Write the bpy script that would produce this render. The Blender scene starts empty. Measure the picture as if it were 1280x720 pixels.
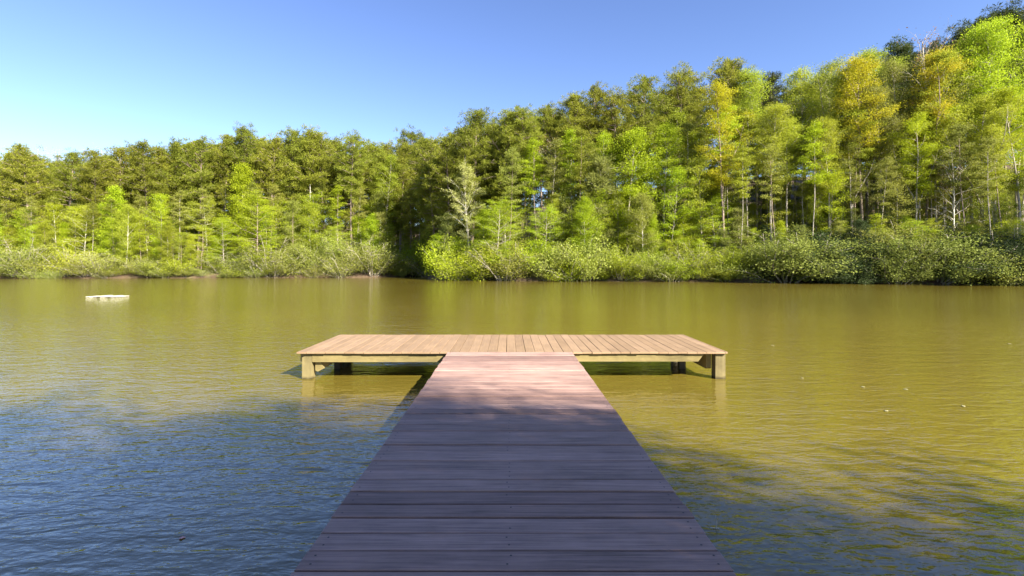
import bpy, bmesh, math, random
import numpy as np
from mathutils import Vector, Matrix

C = bpy.context.scene.collection
R = math.radians
FPX, VPX, HZ, CAMZ = 621.0, 635.8, 332.0, 1.68      # focal length in photo pixels, vanishing point, horizon, camera height
SUN_EL, SUN_AZ = 34.0, 134.0                        # azimuth clockwise from +Y (the sun stands behind, to the right)

# ------------------------------------------------------------------ helpers
def tag(o, label=None, cat=None, group=None, kind=None):
    if label: o['label'] = label
    if cat: o['category'] = cat
    if group: o['group'] = group
    if kind: o['kind'] = kind
    return o

def obj(name, me, mat, parent=None):
    o = bpy.data.objects.new(name, me); C.objects.link(o)
    if mat is not None:
        for m in (mat if isinstance(mat, (list, tuple)) else [mat]): me.materials.append(m)
    if parent is not None: o.parent = parent
    return o

def empty(name, loc=(0, 0, 0), rz=0.0):
    o = bpy.data.objects.new(name, None); C.objects.link(o)
    o.location = loc; o.rotation_euler = (0, 0, rz); o.empty_display_size = 0.3
    return o

def mesh_np(name, verts, faces_n, k, smooth=False):
    """verts (N,3); faces_n (M,k) index array"""
    me = bpy.data.meshes.new(name)
    verts = np.asarray(verts, dtype=np.float32); f = np.asarray(faces_n, dtype=np.int32)
    me.vertices.add(len(verts)); me.vertices.foreach_set('co', verts.ravel())
    me.loops.add(f.size); me.loops.foreach_set('vertex_index', f.ravel())
    me.polygons.add(len(f)); me.polygons.foreach_set('loop_start', np.arange(0, f.size, k, dtype=np.int32))
    if smooth: me.polygons.foreach_set('use_smooth', np.ones(len(f), dtype=bool))
    me.update(calc_edges=True); me.validate()
    return me

class MB:
    """collects boxes, discs and tubes into one mesh"""
    def __init__(s): s.v = []; s.f = []; s.mi = []
    def box(s, x0, x1, y0, y1, z0, z1, rz=0.0, mi=0, warp=None, bev=0.0):
        cx, cy = (x0 + x1) / 2, (y0 + y1) / 2
        n = len(s.v)
        ring = []
        if bev <= 0:
            pts = [(x0, y0, z0), (x1, y0, z0), (x1, y1, z0), (x0, y1, z0), (x0, y0, z1), (x1, y0, z1), (x1, y1, z1), (x0, y1, z1)]
            fs = [(0, 3, 2, 1), (4, 5, 6, 7), (0, 1, 5, 4), (1, 2, 6, 5), (2, 3, 7, 6), (3, 0, 4, 7)]
        else:
            b = bev
            pts = [(x0, y0, z0), (x1, y0, z0), (x1, y1, z0), (x0, y1, z0), (x0, y0, z1 - b), (x1, y0, z1 - b), (x1, y1, z1 - b), (x0, y1, z1 - b),
                   (x0 + b, y0 + b, z1), (x1 - b, y0 + b, z1), (x1 - b, y1 - b, z1), (x0 + b, y1 - b, z1)]
            fs = [(0, 3, 2, 1), (8, 9, 10, 11), (0, 1, 5, 4), (1, 2, 6, 5), (2, 3, 7, 6), (3, 0, 4, 7), (4, 5, 9, 8), (5, 6, 10, 9), (6, 7, 11, 10), (7, 4, 8, 11)]
        c, sn = math.cos(rz), math.sin(rz)
        for (x, y, z) in pts:
            dx, dy = x - cx, y - cy
            p = (cx + dx * c - dy * sn, cy + dx * sn + dy * c, z)
            if warp: p = warp(*p)
            s.v.append(p)
        for f in fs: s.f.append(tuple(n + i for i in f)); s.mi.append(mi)
    def disc(s, x, y, z, r, mi=1, k=6):
        n = len(s.v)
        for i in range(k): s.v.append((x + r * math.cos(i * 2 * math.pi / k), y + r * math.sin(i * 2 * math.pi / k), z))
        s.f.append(tuple(range(n, n + k))); s.mi.append(mi)
    def poly_prism(s, pts, ax, a0, a1, mi=0):
        """pts: outline in the two other axes; extruded along axis ax from a0 to a1"""
        n = len(s.v); k = len(pts)
        for a in (a0, a1):
            for (p, q) in pts: s.v.append((a, p, q) if ax == 'x' else (p, a, q) if ax == 'y' else (p, q, a))
        s.f.append(tuple(range(n + k - 1, n - 1, -1))); s.mi.append(mi)
        s.f.append(tuple(range(n + k, n + 2 * k))); s.mi.append(mi)
        for i in range(k):
            j = (i + 1) % k
            s.f.append((n + i, n + j, n + k + j, n + k + i)); s.mi.append(mi)
    def tube(s, pts, radii, sides=6, mi=0):
        n0 = len(s.v); P = [Vector(p) for p in pts]
        ref = Vector((0.31, 0.95, 0.05))
        for i, p in enumerate(P):
            d = (P[min(i + 1, len(P) - 1)] - P[max(i - 1, 0)])
            if d.length < 1e-6: d = Vector((0, 0, 1))
            d.normalize()
            u = d.cross(ref)
            if u.length < 0.1: u = d.cross(Vector((1, 0, 0)))
            u.normalize(); w = d.cross(u)
            for k in range(sides):
                a = 2 * math.pi * k / sides
                q = p + (u * math.cos(a) + w * math.sin(a)) * radii[i]
                s.v.append((q.x, q.y, q.z))
        for i in range(len(P) - 1):
            for k in range(sides):
                a, b = n0 + i * sides + k, n0 + i * sides + (k + 1) % sides
                s.f.append((a, b, b + sides, a + sides)); s.mi.append(mi)
        s.f.append(tuple(n0 + (len(P) - 1) * sides + k for k in range(sides))); s.mi.append(mi)
    def mesh(s, name, smooth=False):
        me = bpy.data.meshes.new(name)
        me.from_pydata(s.v, [], s.f)
        bm = bmesh.new(); bm.from_mesh(me); bmesh.ops.recalc_face_normals(bm, faces=bm.faces); bm.to_mesh(me); bm.free()
        me.polygons.foreach_set('material_index', np.array(s.mi, dtype=np.int32))
        if smooth: me.polygons.foreach_set('use_smooth', np.ones(len(s.f), dtype=bool))
        me.update()
        return me

# ------------------------------------------------------------------ materials
def new_mat(name):
    m = bpy.data.materials.new(name); m.use_nodes = True
    nt = m.node_tree; nt.nodes.clear()
    return m, nt, nt.nodes, nt.links

def ramp(N, stops, interp='LINEAR'):
    r = N.new('ShaderNodeValToRGB'); cr = r.color_ramp; cr.interpolation = interp
    cr.elements[0].position = stops[0][0]; cr.elements[0].color = (*stops[0][1], 1)
    cr.elements[1].position = stops[-1][0]; cr.elements[1].color = (*stops[-1][1], 1)
    for p, c in stops[1:-1]:
        e = cr.elements.new(p); e.color = (*c, 1)
    return r

def leaf_mat(name, dark, mid, light, transl=0.4, tint=0.25, rough=0.5):
    """leaf colour varies by leaf, by branch and by tree"""
    m, nt, N, L = new_mat(name)
    out = N.new('ShaderNodeOutputMaterial')
    geo = N.new('ShaderNodeNewGeometry'); oi = N.new('ShaderNodeObjectInfo'); tc = N.new('ShaderNodeTexCoord')
    nz = N.new('ShaderNodeTexNoise'); nz.inputs['Scale'].default_value = 0.45; nz.inputs['Detail'].default_value = 2
    L.new(tc.outputs['Object'], nz.inputs['Vector'])
    a = N.new('ShaderNodeMath'); a.operation = 'MULTIPLY_ADD'; a.inputs[1].default_value = 0.45; a.inputs[2].default_value = -0.02
    L.new(geo.outputs['Random Per Island'], a.inputs[0])
    b = N.new('ShaderNodeMath'); b.operation = 'MULTIPLY_ADD'; b.inputs[1].default_value = 0.6
    L.new(nz.outputs['Fac'], b.inputs[0]); L.new(a.outputs[0], b.inputs[2])
    rp = ramp(N, [(0.1, dark), (0.5, mid), (0.95, light)])
    L.new(b.outputs[0], rp.inputs[0])
    hsv = N.new('ShaderNodeHueSaturation')
    h = N.new('ShaderNodeMath'); h.operation = 'MULTIPLY_ADD'; h.inputs[1].default_value = 0.022; h.inputs[2].default_value = 0.489
    v = N.new('ShaderNodeMath'); v.operation = 'MULTIPLY_ADD'; v.inputs[1].default_value = tint * 2; v.inputs[2].default_value = 1 - tint
    r2 = N.new('ShaderNodeMath'); r2.operation = 'FRACT'; r3 = N.new('ShaderNodeMath'); r3.operation = 'MULTIPLY'; r3.inputs[1].default_value = 7.31
    L.new(oi.outputs['Random'], r3.inputs[0]); L.new(r3.outputs[0], r2.inputs[0])
    L.new(oi.outputs['Random'], h.inputs[0]); L.new(r2.outputs[0], v.inputs[0])
    L.new(h.outputs[0], hsv.inputs['Hue']); L.new(v.outputs[0], hsv.inputs['Value'])
    L.new(rp.outputs['Color'], hsv.inputs['Color'])
    p = N.new('ShaderNodeBsdfPrincipled'); p.inputs['Roughness'].default_value = rough; p.inputs['Specular IOR Level'].default_value = 0.1
    t = N.new('ShaderNodeBsdfTranslucent'); mx = N.new('ShaderNodeMixShader'); mx.inputs[0].default_value = transl
    L.new(hsv.outputs['Color'], p.inputs['Base Color']); L.new(hsv.outputs['Color'], t.inputs['Color'])
    L.new(p.outputs[0], mx.inputs[1]); L.new(t.outputs[0], mx.inputs[2]); L.new(mx.outputs[0], out.inputs['Surface'])
    return m

def bark_mat(name, c0, c1, sx=6.0, sz=1.2):
    m, nt, N, L = new_mat(name)
    out = N.new('ShaderNodeOutputMaterial'); p = N.new('ShaderNodeBsdfPrincipled'); p.inputs['Roughness'].default_value = 0.9
    tc = N.new('ShaderNodeTexCoord'); mp = N.new('ShaderNodeMapping'); mp.inputs['Scale'].default_value = (sx, sx, sz)
    nz = N.new('ShaderNodeTexNoise'); nz.inputs['Scale'].default_value = 2.0; nz.inputs['Detail'].default_value = 4
    L.new(tc.outputs['Object'], mp.inputs['Vector']); L.new(mp.outputs[0], nz.inputs['Vector'])
    rp = ramp(N, [(0.35, c0), (0.65, c1)]); L.new(nz.outputs['Fac'], rp.inputs[0])
    L.new(rp.outputs['Color'], p.inputs['Base Color'])
    bp = N.new('ShaderNodeBump'); bp.inputs['Strength'].default_value = 0.6; bp.inputs['Distance'].default_value = 0.02
    L.new(nz.outputs['Fac'], bp.inputs['Height']); L.new(bp.outputs[0], p.inputs['Normal'])
    L.new(p.outputs[0], out.inputs['Surface'])
    return m

def board_mat(name, cols, along, rough=0.62, grain=0.5, stain=0.25, spec=0.35, fine=90.0):
    """sawn or moulded boards: per-board tint, grain drawn out along the board, blotchy wear"""
    m, nt, N, L = new_mat(name)
    out = N.new('ShaderNodeOutputMaterial'); p = N.new('ShaderNodeBsdfPrincipled')
    p.inputs['Specular IOR Level'].default_value = spec
    geo = N.new('ShaderNodeNewGeometry'); tc = N.new('ShaderNodeTexCoord')
    off = N.new('ShaderNodeVectorMath'); off.operation = 'MULTIPLY_ADD'; off.inputs[1].default_value = (17, 23, 5)
    cmb = N.new('ShaderNodeCombineXYZ')
    for k in range(3): L.new(geo.outputs['Random Per Island'], cmb.inputs[k])
    L.new(cmb.outputs[0], off.inputs[0]); L.new(tc.outputs['Object'], off.inputs[2])
    mp = N.new('ShaderNodeMapping')
    s = {'x': (2.2, fine, fine), 'y': (fine, 2.2, fine), 'z': (fine, fine, 2.2)}[along]
    mp.inputs['Scale'].default_value = s
    L.new(off.outputs[0], mp.inputs['Vector'])
    g = N.new('ShaderNodeTexNoise'); g.inputs['Scale'].default_value = 1.0; g.inputs['Detail'].default_value = 5; g.inputs['Roughness'].default_value = 0.6; g.inputs['Distortion'].default_value = 0.6
    L.new(mp.outputs[0], g.inputs['Vector'])
    mp2 = N.new('ShaderNodeMapping'); mp2.inputs['Scale'].default_value = tuple(0.9 if k > 5 else 0.35 * 2 for k in s)
    L.new(off.outputs[0], mp2.inputs['Vector'])
    st = N.new('ShaderNodeTexNoise'); st.inputs['Scale'].default_value = 3.0; st.inputs['Detail'].default_value = 6; st.inputs['Roughness'].default_value = 0.7
    L.new(mp2.outputs[0], st.inputs['Vector'])
    rp = ramp(N, [(0.0, cols[0]), (0.5, cols[1]), (1.0, cols[2])]); L.new(geo.outputs['Random Per Island'], rp.inputs[0])
    hv = N.new('ShaderNodeHueSaturation')
    a = N.new('ShaderNodeMath'); a.operation = 'MULTIPLY_ADD'; a.inputs[1].default_value = grain * 2; a.inputs[2].default_value = 1 - grain
    L.new(g.outputs['Fac'], a.inputs[0])
    b = N.new('ShaderNodeMath'); b.operation = 'MULTIPLY_ADD'; b.inputs[1].default_value = stain * 2; b.inputs[2].default_value = -stain
    L.new(st.outputs['Fac'], b.inputs[0])
    c = N.new('ShaderNodeMath'); c.operation = 'ADD'; L.new(a.outputs[0], c.inputs[0]); L.new(b.outputs[0], c.inputs[1])
    L.new(c.outputs[0], hv.inputs['Value']); L.new(rp.outputs['Color'], hv.inputs['Color'])
    L.new(hv.outputs['Color'], p.inputs['Base Color'])
    rr = N.new('ShaderNodeMath'); rr.operation = 'MULTIPLY_ADD'; rr.inputs[1].default_value = 0.3; rr.inputs[2].default_value = rough - 0.15
    L.new(st.outputs['Fac'], rr.inputs[0]); L.new(rr.outputs[0], p.inputs['Roughness'])
    bp = N.new('ShaderNodeBump'); bp.inputs['Strength'].default_value = 0.35; bp.inputs['Distance'].default_value = 0.002
    L.new(g.outputs['Fac'], bp.inputs['Height']); L.new(bp.outputs[0], p.inputs['Normal'])
    L.new(p.outputs[0], out.inputs['Surface'])
    return m

def plain_mat(name, col, rough=0.6):
    m, nt, N, L = new_mat(name)
    out = N.new('ShaderNodeOutputMaterial'); p = N.new('ShaderNodeBsdfPrincipled')
    nz = N.new('ShaderNodeTexNoise'); nz.inputs['Scale'].default_value = 25; nz.inputs['Detail'].default_value = 4
    rp = ramp(N, [(0.3, tuple(c * 0.75 for c in col)), (0.7, tuple(min(1, c * 1.15) for c in col))])
    L.new(nz.outputs['Fac'], rp.inputs[0]); L.new(rp.outputs[0], p.inputs['Base Color'])
    p.inputs['Roughness'].default_value = rough
    L.new(p.outputs[0], out.inputs['Surface'])
    return m

M = {}
M['pine_a'] = leaf_mat('pine_needles', (0.12, 0.138, 0.016), (0.225, 0.245, 0.028), (0.33, 0.335, 0.045), 0.45, 0.16)
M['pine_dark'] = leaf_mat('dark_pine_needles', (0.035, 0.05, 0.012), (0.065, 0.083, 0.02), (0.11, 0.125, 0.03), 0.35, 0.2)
M['pine_young'] = leaf_mat('young_pine_needles', (0.12, 0.145, 0.025), (0.2, 0.225, 0.05), (0.3, 0.31, 0.09), 0.45, 0.15)
M['bright'] = leaf_mat('bright_spring_leaves', (0.22, 0.275, 0.012), (0.37, 0.45, 0.02), (0.50, 0.57, 0.045), 0.5, 0.13)
M['lime'] = leaf_mat('lime_spring_leaves', (0.2, 0.235, 0.018), (0.34, 0.385, 0.032), (0.47, 0.5, 0.065), 0.5, 0.16)
M['yellow'] = leaf_mat('yellow_spring_leaves', (0.29, 0.265, 0.012), (0.44, 0.40, 0.02), (0.56, 0.49, 0.04), 0.5, 0.05)
M['olive'] = leaf_mat('olive_spring_leaves', (0.15, 0.165, 0.025), (0.26, 0.28, 0.048), (0.4, 0.4, 0.1), 0.45, 0.18)
M['pale'] = leaf_mat('pale_new_leaves', (0.28, 0.29, 0.07), (0.42, 0.42, 0.12), (0.55, 0.54, 0.2), 0.45, 0.1)
M['shrub_olive'] = leaf_mat('olive_shrub_leaves', (0.15, 0.175, 0.03), (0.26, 0.295, 0.055), (0.38, 0.40, 0.10), 0.4, 0.22)
M['shrub_dark'] = leaf_mat('dark_evergreen_leaves', (0.025, 0.042, 0.014), (0.055, 0.085, 0.025), (0.14, 0.17, 0.065), 0.25, 0.35, 0.6)
M['bud'] = leaf_mat('reddish_buds', (0.2, 0.11, 0.06), (0.32, 0.19, 0.1), (0.45, 0.3, 0.17), 0.3, 0.15)
M['bark_pine'] = bark_mat('pine_bark', (0.12, 0.085, 0.06), (0.34, 0.26, 0.2))
M['bark_grey'] = bark_mat('grey_bark', (0.2, 0.17, 0.13), (0.42, 0.37, 0.3))
M['bark_pale'] = bark_mat('pale_bark', (0.38, 0.34, 0.26), (0.66, 0.61, 0.5))
M['bark_dark'] = bark_mat('dark_bark', (0.06, 0.048, 0.04), (0.16, 0.13, 0.1))
M['deck'] = board_mat('composite_deck_boards', [(0.215, 0.132, 0.108), (0.282, 0.178, 0.144), (0.345, 0.222, 0.182)], 'x', 0.6, 0.8, 0.6, 0.3, 60)
M['deck_y'] = board_mat('tan_deck_boards', [(0.235, 0.154, 0.087), (0.262, 0.173, 0.10), (0.29, 0.193, 0.115)], 'y', 0.62, 0.3, 0.35, 0.3, 70)  # platform boards: a tanner, less pink brown than the walkway boards
M['beam'] = board_mat('treated_pine_beam', [(0.16, 0.124, 0.048), (0.18, 0.142, 0.058), (0.2, 0.16, 0.07)], 'x', 0.8, 0.35, 0.9, 0.2, 40)
M['beam_y'] = board_mat('treated_pine_joist', [(0.24, 0.185, 0.08), (0.28, 0.22, 0.1), (0.3, 0.24, 0.12)], 'y', 0.75, 0.25, 0.35, 0.2, 40)
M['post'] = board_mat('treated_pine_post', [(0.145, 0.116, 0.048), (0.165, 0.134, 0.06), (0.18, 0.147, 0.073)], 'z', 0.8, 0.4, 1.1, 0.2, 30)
def wet_foot(m):
    N, L = m.node_tree.nodes, m.node_tree.links
    p = next(n for n in N if n.type == 'BSDF_PRINCIPLED'); src = p.inputs['Base Color'].links[0].from_socket
    geo = N.new('ShaderNodeNewGeometry'); sep = N.new('ShaderNodeSeparateXYZ'); L.new(geo.outputs['Position'], sep.inputs[0])
    nz = N.new('ShaderNodeTexNoise'); nz.inputs['Scale'].default_value = 14; L.new(geo.outputs['Position'], nz.inputs['Vector'])
    a = N.new('ShaderNodeMath'); a.operation = 'MULTIPLY_ADD'; a.inputs[1].default_value = 0.06; L.new(nz.outputs['Fac'], a.inputs[0]); L.new(sep.outputs['Z'], a.inputs[2])
    mr = N.new('ShaderNodeMapRange'); mr.inputs['From Min'].default_value = 0.035; mr.inputs['From Max'].default_value = 0.075; L.new(a.outputs[0], mr.inputs['Value'])
    mx = N.new('ShaderNodeMix'); mx.data_type = 'RGBA'; mx.inputs['A'].default_value = (0.05, 0.04, 0.018, 1)
    L.new(mr.outputs['Result'], mx.inputs['Factor']); L.new(src, mx.inputs['B']); L.new(mx.outputs['Result'], p.inputs['Base Color'])
wet_foot(M['post'])
M['post_dark'] = board_mat('dark_post', [(0.05, 0.04, 0.025), (0.06, 0.05, 0.03), (0.07, 0.055, 0.035)], 'z', 0.6, 0.3, 0.3, 0.3, 30)  # rear and walkway posts: much darker brown than the front posts, full height
M['screw'] = plain_mat('screw_hole', (0.035, 0.03, 0.032), 0.6)
M['raft'] = plain_mat('bleached_raft', (0.6, 0.56, 0.45), 0.7)
M['raft_dark'] = plain_mat('raft_underside', (0.07, 0.06, 0.045), 0.8)
M['leaf_pale'] = plain_mat('fallen_pale_leaf', (0.36, 0.33, 0.17), 0.6)
M['leaf_red'] = plain_mat('fallen_red_leaf', (0.75, 0.36, 0.30), 0.6)
M['reed'] = plain_mat('pale_dry_reed', (0.62, 0.58, 0.5), 0.7)

# ------------------------------------------------------------------ terrain and water
SHORE = [(-150, 48), (-110, 57), (-85, 63), (-67, 65), (-45, 68), (-30, 70), (-22, 70), (-17.5, 73), (-14.5, 77), (-12, 76), (-10.6, 68), (-9.3, 61.5), (-4, 57),
         (0, 55), (10, 53.5), (19, 52), (26, 50), (34, 45.5), (45, 43.5), (55, 40), (62, 30), (58, 12), (42, -2), (25, -8), (9, -3.5), (4, -1.9),
         (-4, -1.9), (-9, -4), (-25, -9), (-60, -12), (-110, -6), (-150, 10), (-165, 30)]
SA = np.array(SHORE, dtype=float)

def signed_dist(px, py):
    """distance to the shoreline, positive on land"""
    px = np.asarray(px, float); py = np.asarray(py, float)
    best = np.full(px.shape, 1e18); inside = np.zeros(px.shape, bool)
    n = len(SA)
    for i in range(n):
        ax, ay = SA[i]; bx, by = SA[(i + 1) % n]
        dx, dy = bx - ax, by - ay
        t = np.clip(((px - ax) * dx + (py - ay) * dy) / (dx * dx + dy * dy), 0, 1)
        best = np.minimum(best, (px - ax - t * dx) ** 2 + (py - ay - t * dy) ** 2)
        cond = ((ay > py) != (by > py))
        with np.errstate(divide='ignore', invalid='ignore'):
            xi = (bx - ax) * (py - ay) / (by - ay if by != ay else 1e-9) + ax
        inside ^= cond & (px < xi)
    d = np.sqrt(best)
    return np.where(inside, -d, d)

def height(px, py):
    px = np.asarray(px, float); py = np.asarray(py, float)
    d = signed_dist(px, py) + 0.5 * np.sin(px * 0.55 + 0.7 * np.sin(py * 0.4)) * np.clip((py - 20) / 20, 0, 1)
    k = np.clip((px + 25) / 55, 0, 1) * np.clip((py - 15) / 25, 0, 1)
    slope = 0.085 + 0.13 * k * k * (3 - 2 * k)
    land = 0.45 * np.clip(d / 0.8, 0, 1) ** 0.7 + slope * np.minimum(np.maximum(d, 0), 70)
    land = land + 0.13 * np.clip(d - 24, 0, 60) * np.clip((py - 30) / 20, 0, 1)
    land = land + 0.12 * np.sin(px * 0.9 + 1.3) * np.sin(py * 0.8) * np.clip(d / 4, 0, 1)
    bed = np.maximum(d * 0.35, -2.5)
    return np.where(d > 0, land, bed)

def hz(x, y): return float(height(np.array([x]), np.array([y]))[0])

def axis(lo, hi, step, far):
    core = list(np.arange(lo, hi + 1e-6, step)); a = []; s = step; p = hi
    while p < far: s *= 1.5; p += s; a.append(p)
    b = []; s = step; p = lo
    while p > -far: s *= 1.5; p -= s; b.append(p)
    return np.array(b[::-1] + core + a)

def build_ground():
    xs, ys = axis(-170, 120, 1.25, 2500), axis(-40, 150, 1.25, 2500)
    gx, gy = np.meshgrid(xs, ys); z = height(gx, gy)
    v = np.stack([gx.ravel(), gy.ravel(), z.ravel()], 1)
    nx, ny = len(xs), len(ys)
    i = (np.arange(ny - 1)[:, None] * nx + np.arange(nx - 1)[None, :]).ravel()
    f = np.stack([i, i + 1, i + 1 + nx, i + nx], 1)
    m, nt, N, L = new_mat('forest_floor')
    out = N.new('ShaderNodeOutputMaterial'); p = N.new('ShaderNodeBsdfPrincipled'); p.inputs['Roughness'].default_value = 0.95
    geo = N.new('ShaderNodeNewGeometry')
    n1 = N.new('ShaderNodeTexNoise'); n1.inputs['Scale'].default_value = 0.5; n1.inputs['Detail'].default_value = 8; n1.inputs['Roughness'].default_value = 0.7
    n2 = N.new('ShaderNodeTexNoise'); n2.inputs['Scale'].default_value = 6; n2.inputs['Detail'].default_value = 6
    L.new(geo.outputs['Position'], n1.inputs['Vector']); L.new(geo.outputs['Position'], n2.inputs['Vector'])
    r1 = ramp(N, [(0.3, (0.06, 0.038, 0.02)), (0.52, (0.11, 0.072, 0.04)), (0.7, (0.12, 0.13, 0.035))]); L.new(n1.outputs['Fac'], r1.inputs[0])
    r2 = ramp(N, [(0.3, (0.55, 0.55, 0.55)), (0.7, (1.3, 1.25, 1.2))]); L.new(n2.outputs['Fac'], r2.inputs[0])
    mx = N.new('ShaderNodeMix'); mx.data_type = 'RGBA'; mx.blend_type = 'MULTIPLY'; mx.inputs['Factor'].default_value = 1
    L.new(r1.outputs[0], mx.inputs['A']); L.new(r2.outputs[0], mx.inputs['B'])
    L.new(mx.outputs['Result'], p.inputs['Base Color'])
    bp = N.new('ShaderNodeBump'); bp.inputs['Strength'].default_value = 0.8; bp.inputs['Distance'].default_value = 0.1
    L.new(n2.outputs['Fac'], bp.inputs['Height']); L.new(bp.outputs[0], p.inputs['Normal'])
    L.new(p.outputs[0], out.inputs['Surface'])
    o = obj('ground', mesh_np('ground', v, f, 4, True), m); tag(o, 'leaf littered forest floor rising from the lake', 'ground', kind='structure')

def build_water():
    m, nt, N, L = new_mat('lake_water')
    out = N.new('ShaderNodeOutputMaterial'); p = N.new('ShaderNodeBsdfPrincipled')
    geo = N.new('ShaderNodeNewGeometry')
    nz = N.new('ShaderNodeTexNoise'); nz.inputs['Scale'].default_value = 0.07; nz.inputs['Detail'].default_value = 3
    L.new(geo.outputs['Position'], nz.inputs['Vector'])
    rp = ramp(N, [(0.35, (0.122, 0.093, 0.014)), (0.65, (0.152, 0.118, 0.018))])
    L.new(nz.outputs['Fac'], rp.inputs[0]); L.new(rp.outputs[0], p.inputs['Base Color'])
    p.inputs['Roughness'].default_value = 0.06; p.inputs['IOR'].default_value = 1.85
    # wind ripples: three sizes, crests running slightly askew of the view
    prev = None
    for (rot, sx, sy, scale, det, dist, strength) in ((18, 0.30, 1.0, 1.3, 2, 0.8, 1.0), (24, 0.36, 1.0, 6.5, 3, 0.6, 1.0), (8, 0.5, 1.0, 19.0, 2, 0.3, 1.0)):
        mp = N.new('ShaderNodeMapping'); mp.inputs['Rotation'].default_value = (0, 0, R(-rot)); mp.inputs['Scale'].default_value = (sx, sy, 1)
        L.new(geo.outputs['Position'], mp.inputs['Vector'])
        t = N.new('ShaderNodeTexNoise'); t.inputs['Scale'].default_value = scale; t.inputs['Detail'].default_value = det; t.inputs['Distortion'].default_value = dist
        L.new(mp.outputs[0], t.inputs['Vector'])
        b = N.new('ShaderNodeBump'); b.inputs['Strength'].default_value = strength
        b.inputs['Distance'].default_value = {1.3: 0.012, 6.5: 0.014, 19.0: 0.006}[scale]
        L.new(t.outputs['Fac'], b.inputs['Height'])
        if prev: L.new(prev.outputs[0], b.inputs['Normal'])
        prev = b
    L.new(prev.outputs[0], p.inputs['Normal'])
    L.new(p.outputs[0], out.inputs['Surface'])
    me = mesh_np('water', [(-168, -14, 0), (66, -14, 0), (66, 82, 0), (-168, 82, 0)], [(0, 1, 2, 3)], 4)
    o = obj('water', me, m); tag(o, 'olive green rippled lake water', 'lake', kind='structure')

build_ground(); build_water()

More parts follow.
